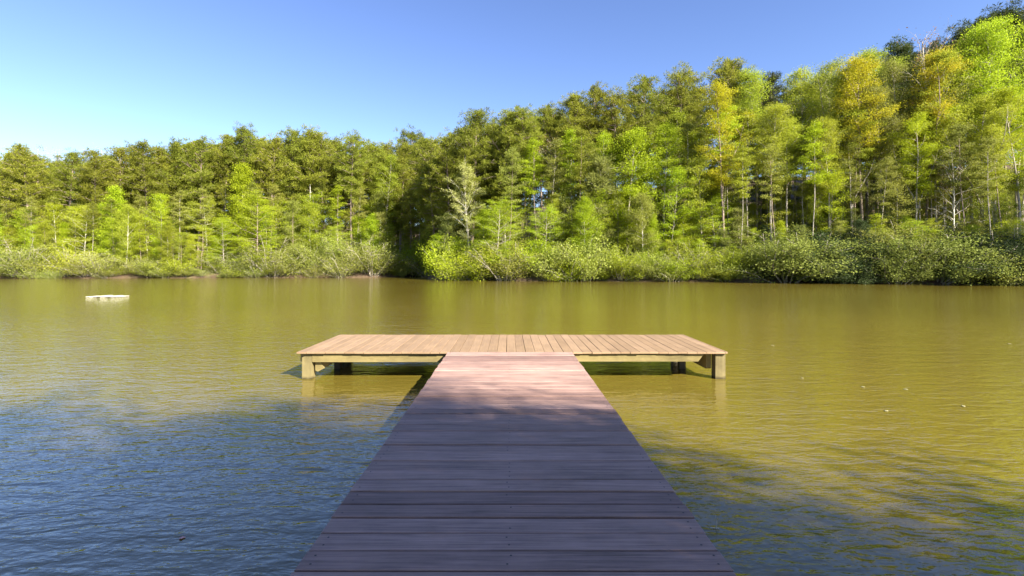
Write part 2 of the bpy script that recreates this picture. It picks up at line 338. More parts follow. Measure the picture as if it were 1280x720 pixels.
# ------------------------------------------------------------------ dock
DZ = 0.41
def build_dock():
    rnd = random.Random(4)
    root = empty('wooden_dock', (0.02, 7.3, 0))
    tag(root, 'T-shaped brown plank dock reaching out over the lake', 'dock')
    ox, oy = 0.02, 7.3
    W = 0.915
    # walkway boards lie across
    mb = MB(); y = -2.6 - oy; i = 0
    while y < -0.02:
        gap = rnd.choice([0.006, 0.008, 0.010, 0.012, 0.016, 0.021])
        w = min(0.146 - gap, -0.004 - y)
        if w < 0.03: break
        dz = rnd.uniform(-0.003, 0.003); rz = R(rnd.uniform(-0.18, 0.18)); e0, e1 = rnd.uniform(-0.004, 0.004), rnd.uniform(-0.004, 0.004)
        mb.box(-W + e0, W + e1, y, y + w, DZ - 0.025 + dz, DZ + dz, rz, bev=0.003)
        for sx in (-W + 0.05, -0.02, W - 0.05):
            for fy in (0.28, 0.74):
                if rnd.random() < 0.8: mb.disc(sx + rnd.uniform(-0.012, 0.012), y + w * fy, DZ + dz + 0.0012, 0.0055)
        y += 0.146
    obj('walkway_deck', mb.mesh('walkway_deck'), [M['deck'], M['screw']], root)
    # platform boards lie lengthwise
    mb = MB(); x = -3.13; x1 = 3.2
    while x < x1 - 0.02:
        gap = rnd.choice([0.002, 0.003, 0.004, 0.006])
        w = min(0.140 - gap, x1 - x); f0 = rnd.uniform(-0.012, 0.008); f1 = rnd.uniform(-0.015, 0.015); dz = rnd.uniform(-0.0015, 0.0015)
        mb.box(x, x + w, f0, 1.84 + f1, DZ - 0.025 + dz, DZ + dz, R(rnd.uniform(-0.1, 0.1)), bev=0.003)
        for fy in (0.06, 0.62, 1.22, 1.78):
            for fx in (0.25, 0.75): mb.disc(x + w * fx, fy, DZ + dz + 0.0012, 0.004)
        x += 0.140
    obj('platform_deck', mb.mesh('platform_deck'), [M['deck_y'], M['screw']], root)
    zt = DZ - 0.028
    # front beams, left and right of the walkway
    mb = MB(); mb.box(-2.925, -W - 0.0, 0.045, 0.083, zt - 0.128, zt); obj('front_beam', mb.mesh('front_beam'), M['beam'], root)
    mb = MB(); mb.poly_prism([(W, zt - 0.012), (2.86, zt - 0.012), (2.78, zt - 0.118), (W, zt - 0.118)], 'y', 0.035, 0.073); obj('front_beam', mb.mesh('front_beam'), M['beam'], root)
    mb = MB(); mb.box(-2.9, 2.95, 1.70, 1.738, zt - 0.14, zt); obj('rear_beam', mb.mesh('rear_beam'), M['beam'], root)
    # side beams and their blocks
    for sx, x0 in ((-1, -2.90), (1, 2.962)):
        mb = MB(); mb.poly_prism([(0.205, zt - 0.004), (1.66, zt - 0.004), (1.66, zt - 0.26), (0.22, zt - 0.26), (0.205, zt - 0.24)], 'x', x0, x0 + 0.076)
        obj('side_beam', mb.mesh('side_beam'), M['beam_y'], root)
    mb = MB(); mb.poly_prism([(-2.90, 0.25), (-2.82, 0.25), (-2.77, 0.15), (-2.86, 0.10), (-2.90, 0.12)], 'y', 0.10, 0.14); obj('corner_brace', mb.mesh('corner_brace'), M['beam'], root)
    mb = MB(); mb.box(-3.12, -3.085, 0.10, 1.72, zt - 0.13, zt - 0.005); obj('edge_board', mb.mesh('edge_board'), M['beam_y'], root)
    for k in range(7):
        xx = -2.4 + k * 0.8
        mb = MB(); mb.box(xx, xx + 0.038, 0.21, 1.69, zt - 0.13, zt); obj('joist', mb.mesh('joist'), M['beam_y'], root)
    # posts
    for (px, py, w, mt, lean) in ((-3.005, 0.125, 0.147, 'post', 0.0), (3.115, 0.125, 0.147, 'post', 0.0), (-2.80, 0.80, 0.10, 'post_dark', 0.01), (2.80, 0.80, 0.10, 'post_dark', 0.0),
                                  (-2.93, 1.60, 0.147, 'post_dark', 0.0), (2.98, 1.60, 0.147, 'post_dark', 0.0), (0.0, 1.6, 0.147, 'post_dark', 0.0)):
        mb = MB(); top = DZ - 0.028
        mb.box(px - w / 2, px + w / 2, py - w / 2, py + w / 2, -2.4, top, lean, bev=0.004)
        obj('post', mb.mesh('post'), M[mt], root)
    # walkway stringers and posts
    for sx in (-0.78, 0.0, 0.78):
        mb = MB(); mb.box(sx - 0.019, sx + 0.019, -9.9, -0.05, zt - 0.16, zt); obj('stringer', mb.mesh('stringer'), M['beam_y'], root)
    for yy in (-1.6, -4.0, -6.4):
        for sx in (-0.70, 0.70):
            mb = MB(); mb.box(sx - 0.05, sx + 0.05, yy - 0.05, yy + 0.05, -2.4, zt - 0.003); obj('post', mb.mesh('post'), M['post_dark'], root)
build_dock()

# ------------------------------------------------------------------ small floating things
def build_raft():
    root = empty('floating_raft', (-21.6, 26.8, 0), R(4))
    tag(root, 'low white weathered raft floating on the open water to the left', 'raft')
    rnd = random.Random(9); mb = MB()
    for k in range(9):
        x = -1.12 + k * 0.25; h = 0.048 + (0.03 if k in (3, 6) else 0) + rnd.uniform(-0.012, 0.012)
        mb.box(x, x + 0.24, -0.55 + rnd.uniform(-.08, .08), 0.55 + rnd.uniform(-.1, .1), h - 0.03, h, R(rnd.uniform(-2, 2)), bev=0.01)
    root.scale = (0.74, 0.8, 0.8); obj('raft_deck', mb.mesh('raft_deck'), M['raft'], root)
    for yy in (-0.42, 0.3):
        mb = MB(); mb.box(-1.05, 1.08, yy, yy + 0.14, -0.08, 0.008); obj('float', mb.mesh('float'), M['raft_dark'], root)
build_raft()

def water_pt(px, py):
    Y = FPX * CAMZ / (py - HZ); return ((px - VPX) / FPX * Y, Y)

def floating_leaf(px, py, size, mat, label, rz):
    x, y = water_pt(px, py)
    n = 9; v = []; f = []
    for i in range(n):
        t = i / (n - 1); w = 0.36 * math.sin(math.pi * t ** 0.85) * size
        lift = 0.003 + 0.03 * size * (2 * t - 1) ** 2
        for s in (-1, 0, 1): v.append(((t - .5) * size, s * w, lift + (0.16 * w if s else 0)))
    for i in range(n - 1):
        for s in (0, 1):
            a = i * 3 + s; f.append((a, a + 1, a + 4, a + 3))
    me = mesh_np('floating_leaf', v, f, 4, True)
    o = obj('floating_leaf', me, M[mat]); o.location = (x, y, 0); o.rotation_euler = (0, 0, rz)
    sm = o.modifiers.new('thickness', 'SOLIDIFY'); sm.thickness = 0.0015
    tag(o, label, 'leaf', 'leaves floating on the lake')
floating_leaf(228, 673, 0.036, 'leaf_red', 'small reddish leaf floating on the blue shaded water left of the walkway', 0.4)
for (px, py, s, lb, rz) in ((1079, 484, .055, 'left one of two pale leaves floating level with each other', 0.2), (1132, 487, .06, 'right one of two pale leaves floating level with each other', 2.9),
                            (1108, 514, .055, 'pale leaf floating nearest the shaded water right of the dock', 0.5), (1204, 508, .055, 'pale leaf floating alone far out to the right of the dock', 1.2),
                            (1003, 473, .05, 'tiny pale leaf floating just beyond the right dock post', 0.1), (966, 432, .075, 'pale leaf floating past the right rear corner of the dock', 0.0),
                            (1262, 430, .08, 'small pale leaf floating far off at the right edge', 0.3)):
    floating_leaf(px, py, s, 'leaf_pale', lb, rz)
def build_reed():
    x, y = water_pt(895, 661); mb = MB()
    mb.tube([(0, 0, -0.3), (0, 0, 0.0), (0.003, 0, 0.045), (-0.002, 0.0, 0.085)], [0.003, 0.0028, 0.0022, 0.001], 5)
    mb.tube([(-0.035, 0.0, 0.008), (-0.012, 0.004, 0.004), (0.018, 0, 0.004)], [0.001, 0.0035, 0.002], 5)
    o = obj('reed_stalk', mb.mesh('reed_stalk', True), M['reed']); o.location = (x, y, 0)
    tag(o, 'thin pale dry reed standing out of the water beside the walkway', 'reed')
build_reed()

# ------------------------------------------------------------------ tree prototypes
def nrm(a): return a / np.maximum(np.linalg.norm(a, axis=-1, keepdims=True), 1e-9)

class Leaves:
    def __init__(s, rng): s.rng = rng; s.q = []; s.t = []
    def spray(s, c, rad, flat, n, size, up=0.8, ax=None):
        """n small leaves in a flattened clump round c; up pulls their faces skyward"""
        r = s.rng
        p = np.clip(r.normal(0, 1, (n, 3)), -1.7, 1.7) * np.array([rad, rad, rad * flat]) * 0.55
        if ax is not None: p += np.outer(r.uniform(-0.5, 0.5, n), ax)
        p += np.array(c)
        nn = nrm(r.normal(0, 1, (n, 3)) + np.array([0, 0, up]))
        u = nrm(np.cross(nn, r.normal(0, 1, (n, 3)))); w = np.cross(nn, u)
        sz = size * r.uniform(0.6, 1.25, (n, 1))
        q = np.stack([p - u * sz * .6, p + w * sz * .36 - nn * sz * .08, p + u * sz * .6, p - w * sz * .36 - nn * sz * .08], 1)
        s.q.append(q)
    def tuft(s, c, rad, n, length, width, up=0.35):
        """pine tuft: needle bundles standing out round c"""
        r = s.rng
        d = nrm(r.normal(0, 1, (n, 3)) * np.array([1, 1, 0.75]) + np.array([0, 0, up]))
        p = np.array(c) + d * rad * r.uniform(0.0, 0.8, (n, 1))
        u = nrm(np.cross(d, r.normal(0, 1, (n, 3))))
        ln = length * r.uniform(0.6, 1.2, (n, 1)); wd = width * r.uniform(0.7, 1.3, (n, 1))
        q = np.stack([p, p + d * ln * .5 + u * wd, p + d * ln, p + d * ln * .5 - u * wd], 1)
        s.q.append(q)
    def mesh(s, name):
        q = np.concatenate(s.q, 0); n = len(q)
        return mesh_np(name, q.reshape(-1, 3), np.arange(n * 4).reshape(n, 4), 4)

def path(rng, p0, d, length, nseg, wob, rise=0.0):
    pts = [np.array(p0, float)]; d = np.array(d, float); d /= np.linalg.norm(d)
    for i in range(nseg):
        d = d + rng.normal(0, wob, 3) + np.array([0, 0, rise]); d /= np.linalg.norm(d)
        pts.append(pts[-1] + d * length / nseg)
    return pts

def along(pts, t):
    n = len(pts) - 1; f = min(max(t, 0), 0.9999) * n; i = int(f); return pts[i] * (1 - (f - i)) + pts[i + 1] * (f - i)

PROTO = {}
def proto(kind, wood, leaves, H):
    PROTO.setdefault(kind, []).append((wood, leaves, H))

def pine(kind, seed, H=22, base=0.55, spread=3.0, r0=0.2, nb=44, dens=1.0, droop=0.05, stubs=8, top_round=0.6):
    rng = np.random.default_rng(seed); W = MB(); Lv = Leaves(rng)
    tr = path(rng, (0, 0, -0.4), (rng.normal(0, .02), rng.normal(0, .02), 1), H + .4, 14, 0.014, 0.02)
    W.tube(tr, [r0 * (1 - 0.82 * (i / 14)) + 0.015 for i in range(15)], 7)
    for k in range(nb):
        f = base + (0.985 - base) * ((k + rng.uniform(0, 1)) / nb) ** 0.88
        g = (f - base) / (1 - base)
        L = spread * (0.45 + 0.75 * g if g < 0.35 else 1.02 - (max(0, g - top_round) / (1 - top_round)) ** 1.6 * 0.75) * rng.uniform(0.65, 1.08)
        a = k * 2.399 + rng.normal(0, .5)
        el = 0.05 + 0.75 * g ** 1.5 + rng.normal(0, .15)
        d = (math.cos(a) * math.cos(el), math.sin(a) * math.cos(el), math.sin(el))
        p0 = along(tr, f); b = path(rng, p0, d, L, 5, 0.12, 0.03 - droop)
        W.tube(b, [0.045 * (1 - .8 * i / 5) * r0 / .2 + 0.008 for i in range(6)], 4)
        nt = max(4, int(L * 3.4 * dens))
        for j in range(nt):
            t = 0.3 + 0.7 * (j + rng.uniform(0, 1)) / nt
            c = along(b, t) + rng.normal(0, 1, 3) * np.array([.55, .55, .24]) * (0.5 + 0.5 * t)
            Lv.tuft(c, 0.42, int(62 * dens), 0.32, 0.026)
            if rng.random() < .55: W.tube([along(b, t * .85), c], [0.014, 0.006], 3)
    for k in range(stubs):     # dead lower stubs
        f = rng.uniform(base * .45, base); a = rng.uniform(0, 6.28); L = rng.uniform(.5, 1.8)
        p0 = along(tr, f); b = path(rng, p0, (math.cos(a), math.sin(a), rng.uniform(-.2, .35)), L, 3, 0.15)
        W.tube(b, [0.03, 0.02, 0.013, 0.007], 4)
    for q in range(6): Lv.tuft(tr[-1] + rng.normal(0, 1, 3) * np.array([.4, .4, .3]) - np.array([0, 0, .3]), 0.45, 60, 0.34, 0.028, 0.6)
    proto(kind, W.mesh(kind + '_trunk', True), Lv.mesh(kind + '_crown'), H)

def broadleaf(kind, seed, H=18, base=0.3, spread=3.0, r0=0.14, nl=26, leaf=0.19, per=26, flat=0.28, el0=0.5, el1=1.0, shape='oval', fork=0.0, gaps=0.0, sub=4, clump=0.75, up=0.8, leaf_from=0.35):
    rng = np.random.default_rng(seed); W = MB(); Lv = Leaves(rng)
    tr = path(rng, (0, 0, -0.4), (rng.normal(0, .025), rng.normal(0, .025), 1), H + .4, 12, 0.022, 0.03)
    stems = [tr]
    W.tube(tr, [r0 * (1 - 0.88 * (i / 12)) + 0.01 for i in range(13)], 6)
    if fork > 0:
        for q in range(2):
            f = rng.uniform(fork, fork + .2); a = rng.uniform(0, 6.28)
            s = path(rng, along(tr, f), (math.cos(a) * .45, math.sin(a) * .45, 1), H * (0.93 - f), 8, 0.06, 0.08)
            W.tube(s, [r0 * .6 * (1 - .85 * i / 8) + .008 for i in range(9)], 5); stems.append(s)
    for k in range(nl):
        g = (k + rng.uniform(0, 1)) / nl
        if rng.random() < gaps: continue
        st = stems[0] if rng.random() < 1.0 / len(stems) + .2 else stems[rng.integers(0, len(stems))]
        z = (base + (0.97 - base) * g) if st is tr else 0.15 + .83 * g
        if shape == 'oval': env = math.sin(math.pi * (0.12 + 0.80 * g)) ** 0.7
        elif shape == 'cone': env = 1.05 - 0.85 * g
        else: env = 0.45 + 0.75 * g if g < .7 else 1.0 - (g - .7) * 1.6
        L = spread * max(.2, env) * rng.uniform(0.6, 1.2)
        a = k * 2.399 + rng.normal(0, .45); el = el0 + (el1 - el0) * g + rng.normal(0, .15)
        d = (math.cos(a) * math.cos(el), math.sin(a) * math.cos(el), math.sin(el))
        b = path(rng, along(st, z), d, L, 6, 0.11, 0.0)
        rb = max(0.012, r0 * 0.32 * (1 - .6 * g))
        W.tube(b, [rb * (1 - .85 * i / 6) + 0.004 for i in range(7)], 4)
        for j in range(sub):
            t = 0.3 + .65 * (j + rng.uniform(0, 1)) / sub
            a2 = a + rng.choice([-1, 1]) * rng.uniform(.5, 1.1); e2 = el * .5 + rng.normal(0, .2)
            s = path(rng, along(b, t), (math.cos(a2) * math.cos(e2), math.sin(a2) * math.cos(e2), math.sin(e2)), L * rng.uniform(.25, .5), 3, 0.15)
            W.tube(s, [rb * .45, rb * .3, rb * .2, .003], 3)
            if per:
                Lv.spray(s[-1], clump, flat, int(per * rng.uniform(.5, 1.4)), leaf, up)
                Lv.spray(s[2], clump * .8, flat, int(per * .6), leaf, up)
        if per:
            for t in np.arange(leaf_from, 1.01, .17):
                Lv.spray(along(b, t), clump * .85, flat, int(per * rng.uniform(.3, 1.0)), leaf, up)
    if per:
        for st in stems: Lv.spray(st[-1], clump * .7, .8, per * 2, leaf, up)
    proto(kind, W.mesh(kind + '_trunk', True), Lv.mesh(kind + '_crown') if per else None, H)

def shrub(kind, seed, H=2.6, spread=1.7, stems=18, leaf=0.15, per=34, flat=0.7, twigs=3, clump=.45, up=.5, arch=0.0):
    rng = np.random.default_rng(seed); W = MB(); Lv = Leaves(rng)
    for k in range(stems):
        a = rng.uniform(0, 6.28); out = rng.uniform(.05, 1.0)
        d = (math.cos(a) * out, math.sin(a) * out, 1.0 - .35 * out)
        L = H * rng.uniform(.65, 1.1)
        p0 = (math.cos(a) * .25 * out, math.sin(a) * .25 * out, -.25)
        b = path(rng, p0, d, L, 6, 0.13, 0.02 - arch); W.tube(b, [0.026 * (1 - .85 * i / 6) + .003 for i in range(7)], 4)
        for j in range(twigs):
            t = rng.uniform(.3, .95); a2 = a + rng.normal(0, 1.0)
            s = path(rng, along(b, t), (math.cos(a2), math.sin(a2), rng.uniform(.0, .8)), spread * rng.uniform(.25, .55), 3, .2)
            W.tube(s, [.012, .009, .006, .003], 3)
            Lv.spray(s[-1], clump, flat, per, leaf, up); Lv.spray(s[1], clump, flat, per // 2, leaf, up)
        for t in (.3, .5, .7, .85, 1.0): Lv.spray(along(b, t), clump, flat, int(per * .6), leaf, up)
    proto(kind, W.mesh(kind + '_stems', True), Lv.mesh(kind + '_foliage'), H)

# tall loblolly-like pines, bare below
for i in range(5): pine('tall_pine', 10 + i, H=22, base=0.50 + .05 * (i % 3), spread=3.1 + .25 * (i % 3), nb=50 + 3 * i)
# pines that keep foliage lower down
for i in range(4): pine('full_pine', 30 + i, H=18, base=0.26 + .05 * (i % 2), spread=3.2, nb=66, dens=.95, stubs=6, droop=0.06)
for i in range(3): pine('young_pine', 40 + i, H=9, base=0.08, spread=2.3, r0=.1, nb=46, dens=1.1, stubs=0, top_round=0.15, droop=0.03)
# tall slender woodland trees in new leaf
for i in range(5): broadleaf('tall_broadleaf', 50 + i, H=20, base=.42 + .04 * i, spread=2.6, r0=.15, nl=40, per=62, leaf=.105, flat=.5, up=.4, fork=.35 if i % 2 else 0, el0=.35, el1=1.0, shape='fan' if i % 2 else 'oval')
for i in range(4): broadleaf('sapling', 60 + i, H=10, base=.2, spread=2.0, r0=.07, nl=38, per=66, leaf=.10, flat=.55, el0=.3, el1=1.0, shape='cone' if i == 1 else 'oval', clump=.65)
for i in range(4): broadleaf('airy_sapling', 70 + i, H=11, base=.25, spread=2.1, r0=.07, nl=34, per=42, leaf=.10, flat=.45, el0=.3, el1=1.0, shape='oval', gaps=.1, clump=.6)
for i in range(3): broadleaf('pole_tree', 80 + i, H=15, base=.58, spread=1.5, r0=.06, nl=22, per=44, leaf=.105, flat=.3, el0=.3, el1=.9, shape='oval', sub=3, clump=.55)
broadleaf('white_tree', 90, H=13, base=.28, spread=3.0, r0=.14, nl=36, per=34, leaf=.12, flat=.6, el0=.75, el1=1.15, shape='oval', sub=4, clump=.42, up=.3)
for i in range(2): broadleaf('bare_tree', 95 + i, H=14, base=.3, spread=3.2, r0=.13, nl=30, per=3, leaf=.1, flat=.7, el0=.4, el1=1.0, shape='oval', sub=6, clump=.5)
for i in range(2): broadleaf('spreading_tree', 100 + i, H=12, base=.15, spread=4.2, r0=.13, nl=42, per=64, leaf=.10, flat=.2, el0=.1, el1=.8, shape='oval', clump=.8)
broadleaf('snag', 110, H=12, base=.75, spread=.8, r0=.16, nl=7, per=0, el0=.2, el1=.6, sub=1)
for i in range(4): shrub('waterside_shrub', 120 + i, H=2.6, spread=1.7, leaf=.085, per=66, arch=.04)
for i in range(3): shrub('twiggy_shrub', 130 + i, H=2.8, spread=1.5, stems=26, leaf=.075, per=24, twigs=5, arch=.05)
for i in range(4): shrub('evergreen_shrub', 140 + i, H=3.4, spread=2.2, stems=20, leaf=.085, per=76, flat=.6, twigs=4, clump=.5, up=.9)

_mesh_mat = {}
def with_mat(me, mat):
    k = (me.name, mat)
    if k not in _mesh_mat:
        c = me if not len(me.materials) else me.copy()
        c.materials.clear(); c.materials.append(M[mat]); _mesh_mat[k] = c
    return _mesh_mat[k]

SRC = {}
RP = random.Random(77)
SPECS = []           # every plant: dict, labelled at the end
def plant(kind, name, x, y, h, leafm, barkm, cat, desc, group, uniq=True, label=None, var=None, rz=None, wide=1.0, tilt=0.0, sink=0.0):
    vs = PROTO[kind]; vi = (RP.randrange(len(vs)) if var is None else var) % len(vs)
    wood, lv, H = vs[vi]; key = (kind, vi, leafm, barkm, name)
    wn, ln = ('trunk', 'crown') if cat == 'tree' else ('stems', 'foliage')
    if key not in SRC:
        r = empty(name)
        obj(wn, with_mat(wood, barkm), None, r)
        if lv is not None: obj(ln, with_mat(lv, leafm), None, r)
        SRC[key] = r
    else:
        s = SRC[key]; r = s.copy(); C.objects.link(r)
        for ch in s.children:
            c = ch.copy(); C.objects.link(c); c.parent = r
    k = h / H
    r.location = (x, y, hz(x, y) - 0.05 - sink); r.scale = (k * wide, k * wide, k)
    r.rotation_euler = (R(RP.uniform(-tilt, tilt)), R(RP.uniform(-tilt, tilt)), RP.uniform(0, 6.28) if rz is None else rz)
    for kk in ('label', 'category', 'group', 'kind'):
        if kk in r: del r[kk]
    r['category'] = cat
    SPECS.append(dict(o=r, x=VPX + x / max(y, 1) * FPX, y=y, desc=desc, group=group, uniq=uniq, label=label))
    return r

# --- where things stand: photo column -> ray; shore distance along it
def shore_y(px):
    t = (px - VPX) / FPX; best = 1e9
    for i in range(18):
        (ax, ay), (bx, by) = SHORE[i], SHORE[i + 1]
        dx, dy = bx - ax, by - ay; den = dx - t * dy
        if abs(den) < 1e-9: continue
        s = (t * ay - ax) / den
        if 0 <= s <= 1:
            y = ay + s * dy
            if y > 20: best = min(best, y)
    return best if best < 1e8 else 60.0
def spot(px, d):
    y = shore_y(px) + d; return ((px - VPX) / FPX * y, y)
def h_for(px, ytop, d):
    x, y = spot(px, d); return max(1.0, CAMZ + (HZ - ytop) * y / FPX - hz(x, y))
SKY = [(-400, 195), (-200, 188), (0, 190), (40, 186), (60, 194), (90, 195), (130, 191), (190, 180), (250, 175), (310, 166), (330, 172), (380, 165), (420, 171), (450, 177), (480, 180), (515, 170), (550, 176), (575, 152),
       (595, 142), (615, 150), (640, 142), (690, 132), (730, 116), (760, 124), (795, 98), (815, 108), (850, 95), (870, 105), (905, 77), (930, 90), (950, 88), (985, 102), (1000, 92), (1020, 83), (1045, 92), (1080, 72), (1110, 76),
       (1150, 45), (1190, 52), (1215, 25), (1250, 18), (1280, 22), (1400, 18), (1700, 10)]
def sky_at(px): return float(np.interp(px, [a for a, _ in SKY], [b for _, b in SKY]))

def at_px(kind, name, px, ytop, d, leafm, barkm, cat, desc, group, **kw):
    x, y = spot(px, d)
    return plant(kind, name, x, y, h_for(px, ytop, d), leafm, barkm, cat, desc, group, **kw)

rnd = random.Random(2024)
# back of the wood: deep pines, nothing tells them apart
px = -120
while px < 1420:
    d = rnd.uniform(24, 44); yt = sky_at(px) + rnd.uniform(6, 26)
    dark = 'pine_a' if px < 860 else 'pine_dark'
    reg = 'left' if px < 540 else 'middle' if px < 900 else 'right'
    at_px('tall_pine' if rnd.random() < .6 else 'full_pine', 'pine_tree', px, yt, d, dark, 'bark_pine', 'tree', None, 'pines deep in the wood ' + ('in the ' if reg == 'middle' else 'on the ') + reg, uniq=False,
          label={'left': 'tall pine deep in the wood behind the left shore', 'middle': 'tall pine deep in the wood beyond the dock', 'right': 'dark pine deep in the wood behind the right shore'}[reg])
    px += rnd.uniform(15, 26)
px = -110
while px < 1420:
    d = rnd.uniform(14, 26); yt = sky_at(px) + rnd.uniform(12, 50)
    dark = 'pine_a' if px < 860 else 'pine_dark'
    reg = 'left' if px < 540 else 'middle' if px < 900 else 'right'
    if not (880 < px < 1180 and rnd.random() < .6):
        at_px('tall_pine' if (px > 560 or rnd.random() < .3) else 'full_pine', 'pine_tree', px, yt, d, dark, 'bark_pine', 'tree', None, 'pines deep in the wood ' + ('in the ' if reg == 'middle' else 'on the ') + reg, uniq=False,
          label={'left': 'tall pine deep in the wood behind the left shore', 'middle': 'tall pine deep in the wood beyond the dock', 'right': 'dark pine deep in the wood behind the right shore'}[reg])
    px += rnd.uniform(18, 30)
# skyline pines at the front of the stand (column, top)
for (px, yt, d, k) in ((8, 190, 10, 'full_pine'), (40, 186, 9, 'full_pine'), (84, 190, 11, 'full_pine'), (120, 193, 10, 'full_pine'), (150, 188, 12, 'full_pine'), (185, 181, 10, 'full_pine'), (215, 178, 12, 'full_pine'), (247, 175, 10, 'full_pine'),
                       (278, 172, 11, 'tall_pine'), (308, 165, 10, 'tall_pine'), (336, 173, 9, 'full_pine'), (362, 168, 11, 'full_pine'), (382, 164, 10, 'full_pine'), (408, 172, 10, 'full_pine'), (440, 172, 7, 'tall_pine'), (470, 181, 12, 'full_pine'), (518, 168, 14, 'tall_pine'), (500, 182, 8, 'full_pine'),
                       (545, 177, 10, 'full_pine'), (560, 172, 6, 'full_pine'), (590, 142, 7, 'full_pine'), (628, 143, 8, 'full_pine'), (655, 140, 7, 'tall_pine'), (690, 131, 9, 'tall_pine'), (722, 118, 8, 'tall_pine'), (745, 115, 10, 'tall_pine'), (768, 122, 8, 'tall_pine'), (797, 97, 8, 'tall_pine'),
                       (850, 94, 10, 'tall_pine'), (900, 76, 10, 'tall_pine'), (530, 215, 3, 'full_pine'), (512, 240, 2.5, 'full_pine')):
    at_px(k, 'pine_tree', px, yt, d, 'pine_a', 'bark_pine', 'tree', 'tall olive-green pine on the skyline', 'pines along the skyline')
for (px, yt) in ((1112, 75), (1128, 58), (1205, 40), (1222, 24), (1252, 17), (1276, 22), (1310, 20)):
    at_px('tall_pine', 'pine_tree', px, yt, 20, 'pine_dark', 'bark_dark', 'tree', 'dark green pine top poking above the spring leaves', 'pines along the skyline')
px = -60
while px < 650:
    at_px('full_pine', 'pine_tree', px, sky_at(px) + rnd.uniform(3, 16), rnd.uniform(12, 18), 'pine_a', 'bark_pine', 'tree', None, 'pines deep in the wood on the left' if px < 540 else 'pines deep in the wood in the middle', uniq=False,
          label='tall pine deep in the wood behind the left shore' if px < 540 else 'tall pine deep in the wood beyond the dock')
    px += rnd.uniform(15, 24)
rn2 = random.Random(5); px = 800
while px < 1330:    # bushy young pines closing the wood on the slope
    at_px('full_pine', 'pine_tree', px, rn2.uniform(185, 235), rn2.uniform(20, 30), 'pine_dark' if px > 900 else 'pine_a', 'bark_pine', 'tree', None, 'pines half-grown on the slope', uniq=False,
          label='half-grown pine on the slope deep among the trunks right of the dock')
    px += rn2.uniform(16, 24)
# reddish budding trees peeking over at the left and one on the right hill
for (px, yt) in ((4, 186), (50, 186), (63, 191), (82, 190), (100, 190), (128, 188)):
    at_px('bare_tree', 'budding_tree', px, yt, 52, 'bud', 'bark_grey', 'tree', 'reddish budding treetop behind the pines', 'budding trees over the skyline')
at_px('bare_tree', 'budding_tree', 1160, 58, 18, 'bud', 'bark_grey', 'tree', 'brownish budding treetop on the right skyline', 'budding trees over the skyline', wide=1.2)
